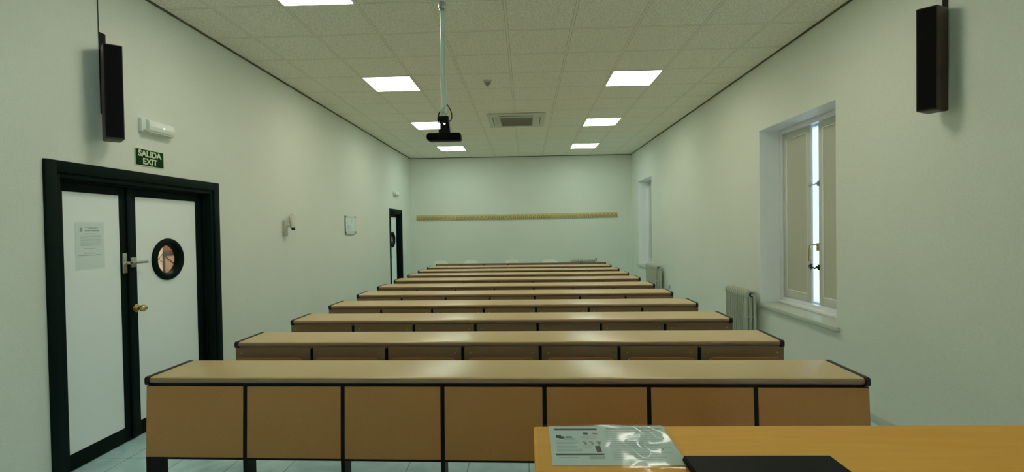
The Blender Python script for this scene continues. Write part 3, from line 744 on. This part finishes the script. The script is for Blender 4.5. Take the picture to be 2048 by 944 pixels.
# ------------------------------------------------------------------ student desk rows
WD = 3.90
def bullnose_top(w, d, z0, z1):
    """desk top profile with a rounded front edge, extruded along x"""
    r = (z1 - z0) / 2; pr = []
    for k in range(9):
        a = math.pi / 2 + math.pi * k / 8
        pr.append((r + r * math.cos(a), (z0 + z1) / 2 + r * math.sin(a)))
    pr += [(d, z0), (d, z1)]
    mb = MB().prism(pr, w, 'x', at=-w / 2)
    mb.bm.normal_update()
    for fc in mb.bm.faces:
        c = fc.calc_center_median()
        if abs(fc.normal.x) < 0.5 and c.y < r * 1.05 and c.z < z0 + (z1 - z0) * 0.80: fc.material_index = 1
    return mb
def cap_profile():
    z0, z1, d = 0.722, 0.769, 0.345
    return round_rect(-0.006, z0, d, z1, 0.014, 5)
PW = 0.553
def desk_row(first):
    kids = []
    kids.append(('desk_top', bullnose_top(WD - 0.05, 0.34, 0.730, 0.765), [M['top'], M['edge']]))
    for s in (-1, 1):
        kids.append(('end_cap', MB().prism(cap_profile(), 0.026, 'x', bev=0.003, at=(s * WD / 2) - (0.026 if s > 0 else 0)), M['cap']))
    if first:
        mb = MB().box((-3.88 / 2, 0.020, 0.704), (3.88 / 2, 0.05, 0.730), 0.002); kids.append(('rail', mb, M['black']))
    for k in range(8):
        x = -7 * PW / 2 + k * PW
        if k == 0: x -= 0.008
        if k == 7: x += 0.008
        mb = MB()
        yb = 0.125 if k in (0, 7) else 0.082
        fr = [(0.016, 0.714), (-0.002, 0.31), (-0.002, 0.0)] if first else [(0.018, 0.714), (0.018, 0.0)]
        mb.prism(fr + [(yb, 0.0), (yb, 0.714)], 0.0226, 'x', at=x - 0.0113)
        mb.box((x - 0.0088, yb, 0.690), (x + 0.0088, 0.32, 0.729), 0.003)
        mb.box((x - 0.02, 0.004, 0.0), (x + 0.02, 0.30, 0.012), 0.003)
        kids.append(('leg', mb, M['black']))
    for k in range(7):
        xa = -7 * PW / 2 + k * PW + 0.0115; xb = xa + PW - 0.023
        if k == 0: xa -= 0.0295
        if k == 6: xb += 0.0295
        if first:
            th = math.radians(2.6)
            T = Matrix.Translation((0, 0.034, 0.712)) @ Matrix.Rotation(-th, 4, 'X') @ Matrix.Translation((0, -0.034, -0.712))
            kids.append(('front_panel', MB().box((xa, 0.014, 0.318), (xb, 0.032, 0.710), 0.002, T=T), M['panel']))
            kids.append(('panel_trim', MB().box((xa - 0.001, 0.012, 0.308), (xb + 0.001, 0.033, 0.319), 0.002, T=T), M['black']))
        else:
            mb = MB().box((xa, 0.014, 0.46), (xb, 0.030, 0.7295), 0.002)
            for sx in (xa + 0.045, xb - 0.045):
                mb.cyl((sx, 0.009, 0.682), (sx, 0.015, 0.682), 0.006, seg=10, mi=1)
            kids.append(('backrest', mb, [M['back'], M['screw']]))
            T = Matrix.Translation((0, -0.012, 0.36)) @ Matrix.Rotation(math.radians(3), 4, 'X')
            mb = MB().prism(round_rect(xa + 0.03, 0, xb - 0.03, 0.302, 0.045, 6), 0.014, 'y', bev=0.003, at=-0.014, T=T, mi=0)
            mb.box((xa - 0.004, -0.03, 0.35), (xb + 0.004, 0.034, 0.372), 0.003, mi=1)
            kids.append(('folding_seat', mb, [M['ply'], M['black']]))
    return kids
def place_kids(kids, root):
    for n, mb, m in kids: mb.build(n, m, root)
YS = [2.515, 3.325, 4.14, 4.955, 5.785, 6.595, 7.43, 8.265, 9.10, 9.95]
ORD = ['nearest', 'second', 'third', 'fourth', 'fifth', 'sixth', 'seventh', 'eighth', 'ninth', 'tenth']
proto = None
for k, y in enumerate(YS):
    cx = -0.188 + 0.003 * k
    if k == 0: lab = 'nearest long laminate student desk row, with plain brown front panels'
    elif k == 9: lab = 'tenth and farthest desk row with a top, just before the last seats'
    else: lab = ORD[k] + ' long student desk row counted from the front, folding seats on its face'
    if k >= 2 and proto is not None:
        o = copy_tree(proto); o['label'] = lab; o.location = (cx, y, 0)
    else:
        o = empty('student_desk', (cx, y, 0), lab, 'desk', -0.025, group='long student desks in rows')
        place_kids(desk_row(k == 0), o)
        if k == 1: proto = o
# last bench: only backs and folding seats
lb_ = empty('seat_bench', (-0.135, 10.62, 0), 'last bench row of backrests without a desk top', 'bench', -0.022)
P2 = 0.547
for k in range(8):
    x = -7 * P2 / 2 + k * P2
    MB().box((x - 0.0115, 0.03, 0.0), (x + 0.0115, 0.10, 0.775), 0.003).box((x - 0.02, -0.05, 0.0), (x + 0.02, 0.22, 0.012), 0.003).build('leg', M['black'], lb_)
for k in range(7):
    xa = -7 * P2 / 2 + k * P2 + 0.0125; xb = xa + P2 - 0.025
    MB().box((xa, 0.012, 0.50), (xb, 0.030, 0.785), 0.004).build('backrest', M['back'], lb_)
    mb = MB().prism(round_rect(xa + 0.03, 0.36, xb - 0.03, 0.645, 0.045, 6), 0.014, 'y', bev=0.003, at=-0.02)
    mb.box((xa - 0.004, -0.02, 0.35), (xb + 0.004, 0.034, 0.372), 0.003, mi=1).build('folding_seat', [M['ply'], M['black']], lb_)

# ------------------------------------------------------------------ white plastic chairs by the far wall
def plastic_chair():
    kids = []
    kids.append(('seat', MB().prism(round_rect(-0.21, -0.20, 0.21, 0.20, 0.05, 6), 0.025, 'z', bev=0.008, at=0.42)))
    mb = MB()
    pr = [(-0.19, 0.44), (0.19, 0.44), (0.20, 0.60), (0.185, 0.72), (0.13, 0.785), (0.06, 0.795), (-0.06, 0.795), (-0.13, 0.785), (-0.185, 0.72), (-0.20, 0.60)]
    T = Matrix.Translation((0, 0.19, 0.44)) @ Matrix.Rotation(math.radians(-8), 4, 'X') @ Matrix.Translation((0, -0.19, -0.44))
    kids.append(('backrest', mb.prism(pr, 0.02, 'y', bev=0.006, at=0.18, T=T)))
    for sx in (-1, 1):
        for sy in (-1, 1):
            kids.append(('leg', MB().prism([(sx * 0.16, 0.425), (sx * 0.205, 0.425), (sx * 0.225, 0.0), (sx * 0.195, 0.0)], 0.035, 'y', bev=0.004, at=sy * 0.19 - 0.0175)))
        kids.append(('armrest', MB().tube(smooth_path([(sx * 0.205, -0.18, 0.43), (sx * 0.22, -0.17, 0.62), (sx * 0.225, -0.05, 0.645), (sx * 0.21, 0.2, 0.63)]), 0.014)))
    return kids
CH = [(-2.10, 11.40, 'white plastic chair at the far left, beside the end of the last bench'),
      (-1.38, 11.40, 'white plastic chair second from the left behind the last bench'),
      (-0.335, 11.42, 'white plastic chair behind the middle of the last bench'),
      (0.575, 11.42, 'white plastic chair nearest the end-wall radiator')]
pc = None
for x, y, l in CH:
    if pc is None:
        pc = empty('plastic_chair', (x, y, 0), l, 'chair', 0.05, group='white chairs along the far wall')
        for n, mb in plastic_chair(): mb.build(n, M['chair'], pc)
    else:
        o = copy_tree(pc); o.location = (x, y, 0); o['label'] = l; o.rotation_euler = (0, 0, random.uniform(-0.08, 0.08))

# ------------------------------------------------------------------ teacher's desk
TT = H0 - 0.55
td = empty('teacher_desk', (0.72, 1.0, 0), 'tall orange-brown beech teacher desk in the lower right foreground', 'desk')
TX0, TX1, TY0, TY1 = 0.014, 1.50, 0.50, 1.302
def loc(x, y, z): return (x - 0.72, y - 1.0, z)
MB().prism([(p[0] - 0.72, p[1] - 1.0) for p in round_rect(TX0, TY0, TX1, TY1, 0.008, 4)], 0.03, 'z', bev=0.003, at=TT - 0.03).build('desk_top', M['beech'], td)
MB().box(loc(TX0 + 0.03, TY1 - 0.06, 0.02), loc(TX1 - 0.03, TY1 - 0.04, TT - 0.03), 0.001).build('front_board', M['beech'], td)
for xx in (TX0 + 0.01, TX1 - 0.03):
    MB().box(loc(xx, TY0 + 0.02, 0.0), loc(xx + 0.02, TY1 - 0.02, TT - 0.03), 0.001).build('side_board', M['beech'], td)
MB().box(loc(TX0 + 0.03, TY0 + 0.05, 0.6), loc(TX1 - 0.03, TY1 - 0.06, 0.62), 0.001).build('shelf', M['beech'], td)

# laptop
lp = empty('laptop', (0.524, 0.982, TT), 'closed black laptop lying on the teacher desk beside the plastic-covered sheet', 'laptop')
MB().prism(round_rect(-0.166, -0.12, 0.166, 0.12, 0.003, 3), 0.010, 'z', bev=0.003, at=0.001).build('laptop_base', M['laptop'], lp)
MB().prism(round_rect(-0.166, -0.12, 0.166, 0.112, 0.003, 3), 0.008, 'z', bev=0.003, at=0.0115).build('laptop_lid', M['laptop'], lp)
MB().cyl((-0.12, 0.1145, 0.0105), (0.12, 0.1145, 0.0105), 0.004).build('hinge', M['laptop'], lp)

# instruction sheet with printed content
sh = empty('instruction_sheet', (0.210, 1.192, TT), 'printed instruction sheet with small pictures on the near left corner of the teacher desk', 'paper')
hx, hy = 0.155, 0.108
pm = MB().box((-hx, -hy, 0.0005), (hx, hy, 0.0012))
def ink(cells, mi):
    for x0, y0, x1, y1 in cells:
        pm.box((-hx + x0 * 2 * hx, -hy + y0 * 2 * hy, 0.0012), (-hx + x1 * 2 * hx, -hy + y1 * 2 * hy, 0.0014), mi=mi)
ink([(0.045, 0.875, 0.42, 0.925), (0.035, 0.225, 0.41, 0.262), (0.055, 0.66, 0.10, 0.735), (0.08, 0.64, 0.125, 0.70), (0.135, 0.665, 0.19, 0.70), (0.12, 0.62, 0.215, 0.64),
     (0.29, 0.755, 0.33, 0.81), (0.36, 0.29, 0.40, 0.45), (0.52, 0.335, 0.54, 0.35), (0.88, 0.36, 0.895, 0.375)], 1)
ink([(0.37, 0.76, 0.41, 0.80), (0.265, 0.54, 0.295, 0.56), (0.32, 0.54, 0.35, 0.56), (0.38, 0.54, 0.42, 0.56), (0.28, 0.49, 0.30, 0.53), (0.335, 0.49, 0.355, 0.53), (0.39, 0.49, 0.41, 0.53)], 2)
cells = [(0.50, 0.895, 0.98, 0.945), (0.29, 0.14, 0.41, 0.20)]
random.seed(5)
for k in range(14):
    y = 0.83 - k * 0.055
    cells.append((0.475, y, random.uniform(0.80, 0.97), y + 0.014))
for y in (0.58, 0.54, 0.50, 0.44, 0.40, 0.36, 0.32, 0.17): cells.append((0.05, y, random.uniform(0.2, 0.26), y + 0.012))
for y in (0.70, 0.67, 0.64, 0.45, 0.40): cells.append((0.26, y, random.uniform(0.33, 0.42), y + 0.010))
ink(cells, 3)
pm.build('printed_page', [M['paper'], M['ink'], M['inkolive'], M['print']], sh, smooth=False)
# wrinkled clear sleeve lying over the sheet
sv = empty('plastic_sleeve', (0.20, 1.180, TT), 'crinkled clear plastic sleeve covering the printed instruction sheet', 'sleeve')
bm = bmesh.new(); NX, NY = 110, 80; sx, sy = 0.178, 0.128; V = []
from mathutils import noise as mn
for j in range(NY + 1):
    row = []
    for i in range(NX + 1):
        x, y = -sx + 2 * sx * i / NX, -sy + 2 * sy * j / NY
        k = 0.12 + 0.9 * max(0.0, min(1.0, (x + 0.02) / 0.10))
        q = Vector((x * 16 + 3 * mn.noise(Vector((x * 9, y * 9, 1))), y * 11, 0.3))
        h = abs(mn.noise(q * 0.62)) * 0.0085 * k + abs(mn.noise(q * 1.3)) * 0.0012 * k
        e = min(1.0, min(i, NX - i, j, NY - j) / 4)
        row.append(bm.verts.new((x, y, 0.0019 + h * e)))
    V.append(row)
for j in range(NY):
    for i in range(NX): bm.faces.new((V[j][i], V[j][i + 1], V[j + 1][i + 1], V[j + 1][i]))
me = bpy.data.meshes.new('plastic_film'); bm.to_mesh(me); bm.free()
for p in me.polygons: p.use_smooth = True
me.materials.append(M['sleeve'])
o = bpy.data.objects.new('plastic_film', me); COL.objects.link(o); o.parent = sv

# ------------------------------------------------------------------ daylight, camera, view
wd = bpy.data.worlds.new('World'); SC.world = wd; wd.use_nodes = True
wd.node_tree.nodes['Background'].inputs['Color'].default_value = (0.78, 0.94, 0.98, 1)
wd.node_tree.nodes['Background'].inputs['Strength'].default_value = 11.0

cd = bpy.data.cameras.new('Camera'); cam = bpy.data.objects.new('Camera', cd); COL.objects.link(cam)
cd.sensor_fit = 'HORIZONTAL'; cd.sensor_width = 36; cd.lens = 943.7 / 2048 * 36; cd.clip_start = 0.05
yaw, pitch, roll = 0.0286, 0.0158, -0.0157
def cal():
    cy, sy = math.cos(yaw), math.sin(yaw); cp, sp = math.cos(pitch), math.sin(pitch); cr, sr = math.cos(roll), math.sin(roll)
    Ry = Matrix(((cy, 0, sy), (0, 1, 0), (-sy, 0, cy))); Rx = Matrix(((1, 0, 0), (0, cp, -sp), (0, sp, cp))); Rz = Matrix(((cr, -sr, 0), (sr, cr, 0), (0, 0, 1)))
    return Rz @ Rx @ Ry
R_ = cal()
cv = lambda v: Vector((v[0], v[2], -v[1]))
right, down, fwd = cv(R_[0]), cv(R_[1]), cv(R_[2])
cam.matrix_world = Matrix((( right.x, -down.x, -fwd.x, 0), (right.y, -down.y, -fwd.y, 0), (right.z, -down.z, -fwd.z, H0), (0, 0, 0, 1)))
SC.camera = cam
vs = SC.view_settings
vs.view_transform = 'Standard'; vs.look = 'None'; vs.gamma = 1.0; vs.use_curve_mapping = False; vs.exposure = 0.08
SC.cycles.use_denoising = True
SC.cycles.max_bounces = 10; SC.cycles.diffuse_bounces = 6; SC.cycles.transparent_max_bounces = 12
SC.cycles.sample_clamp_indirect = 6
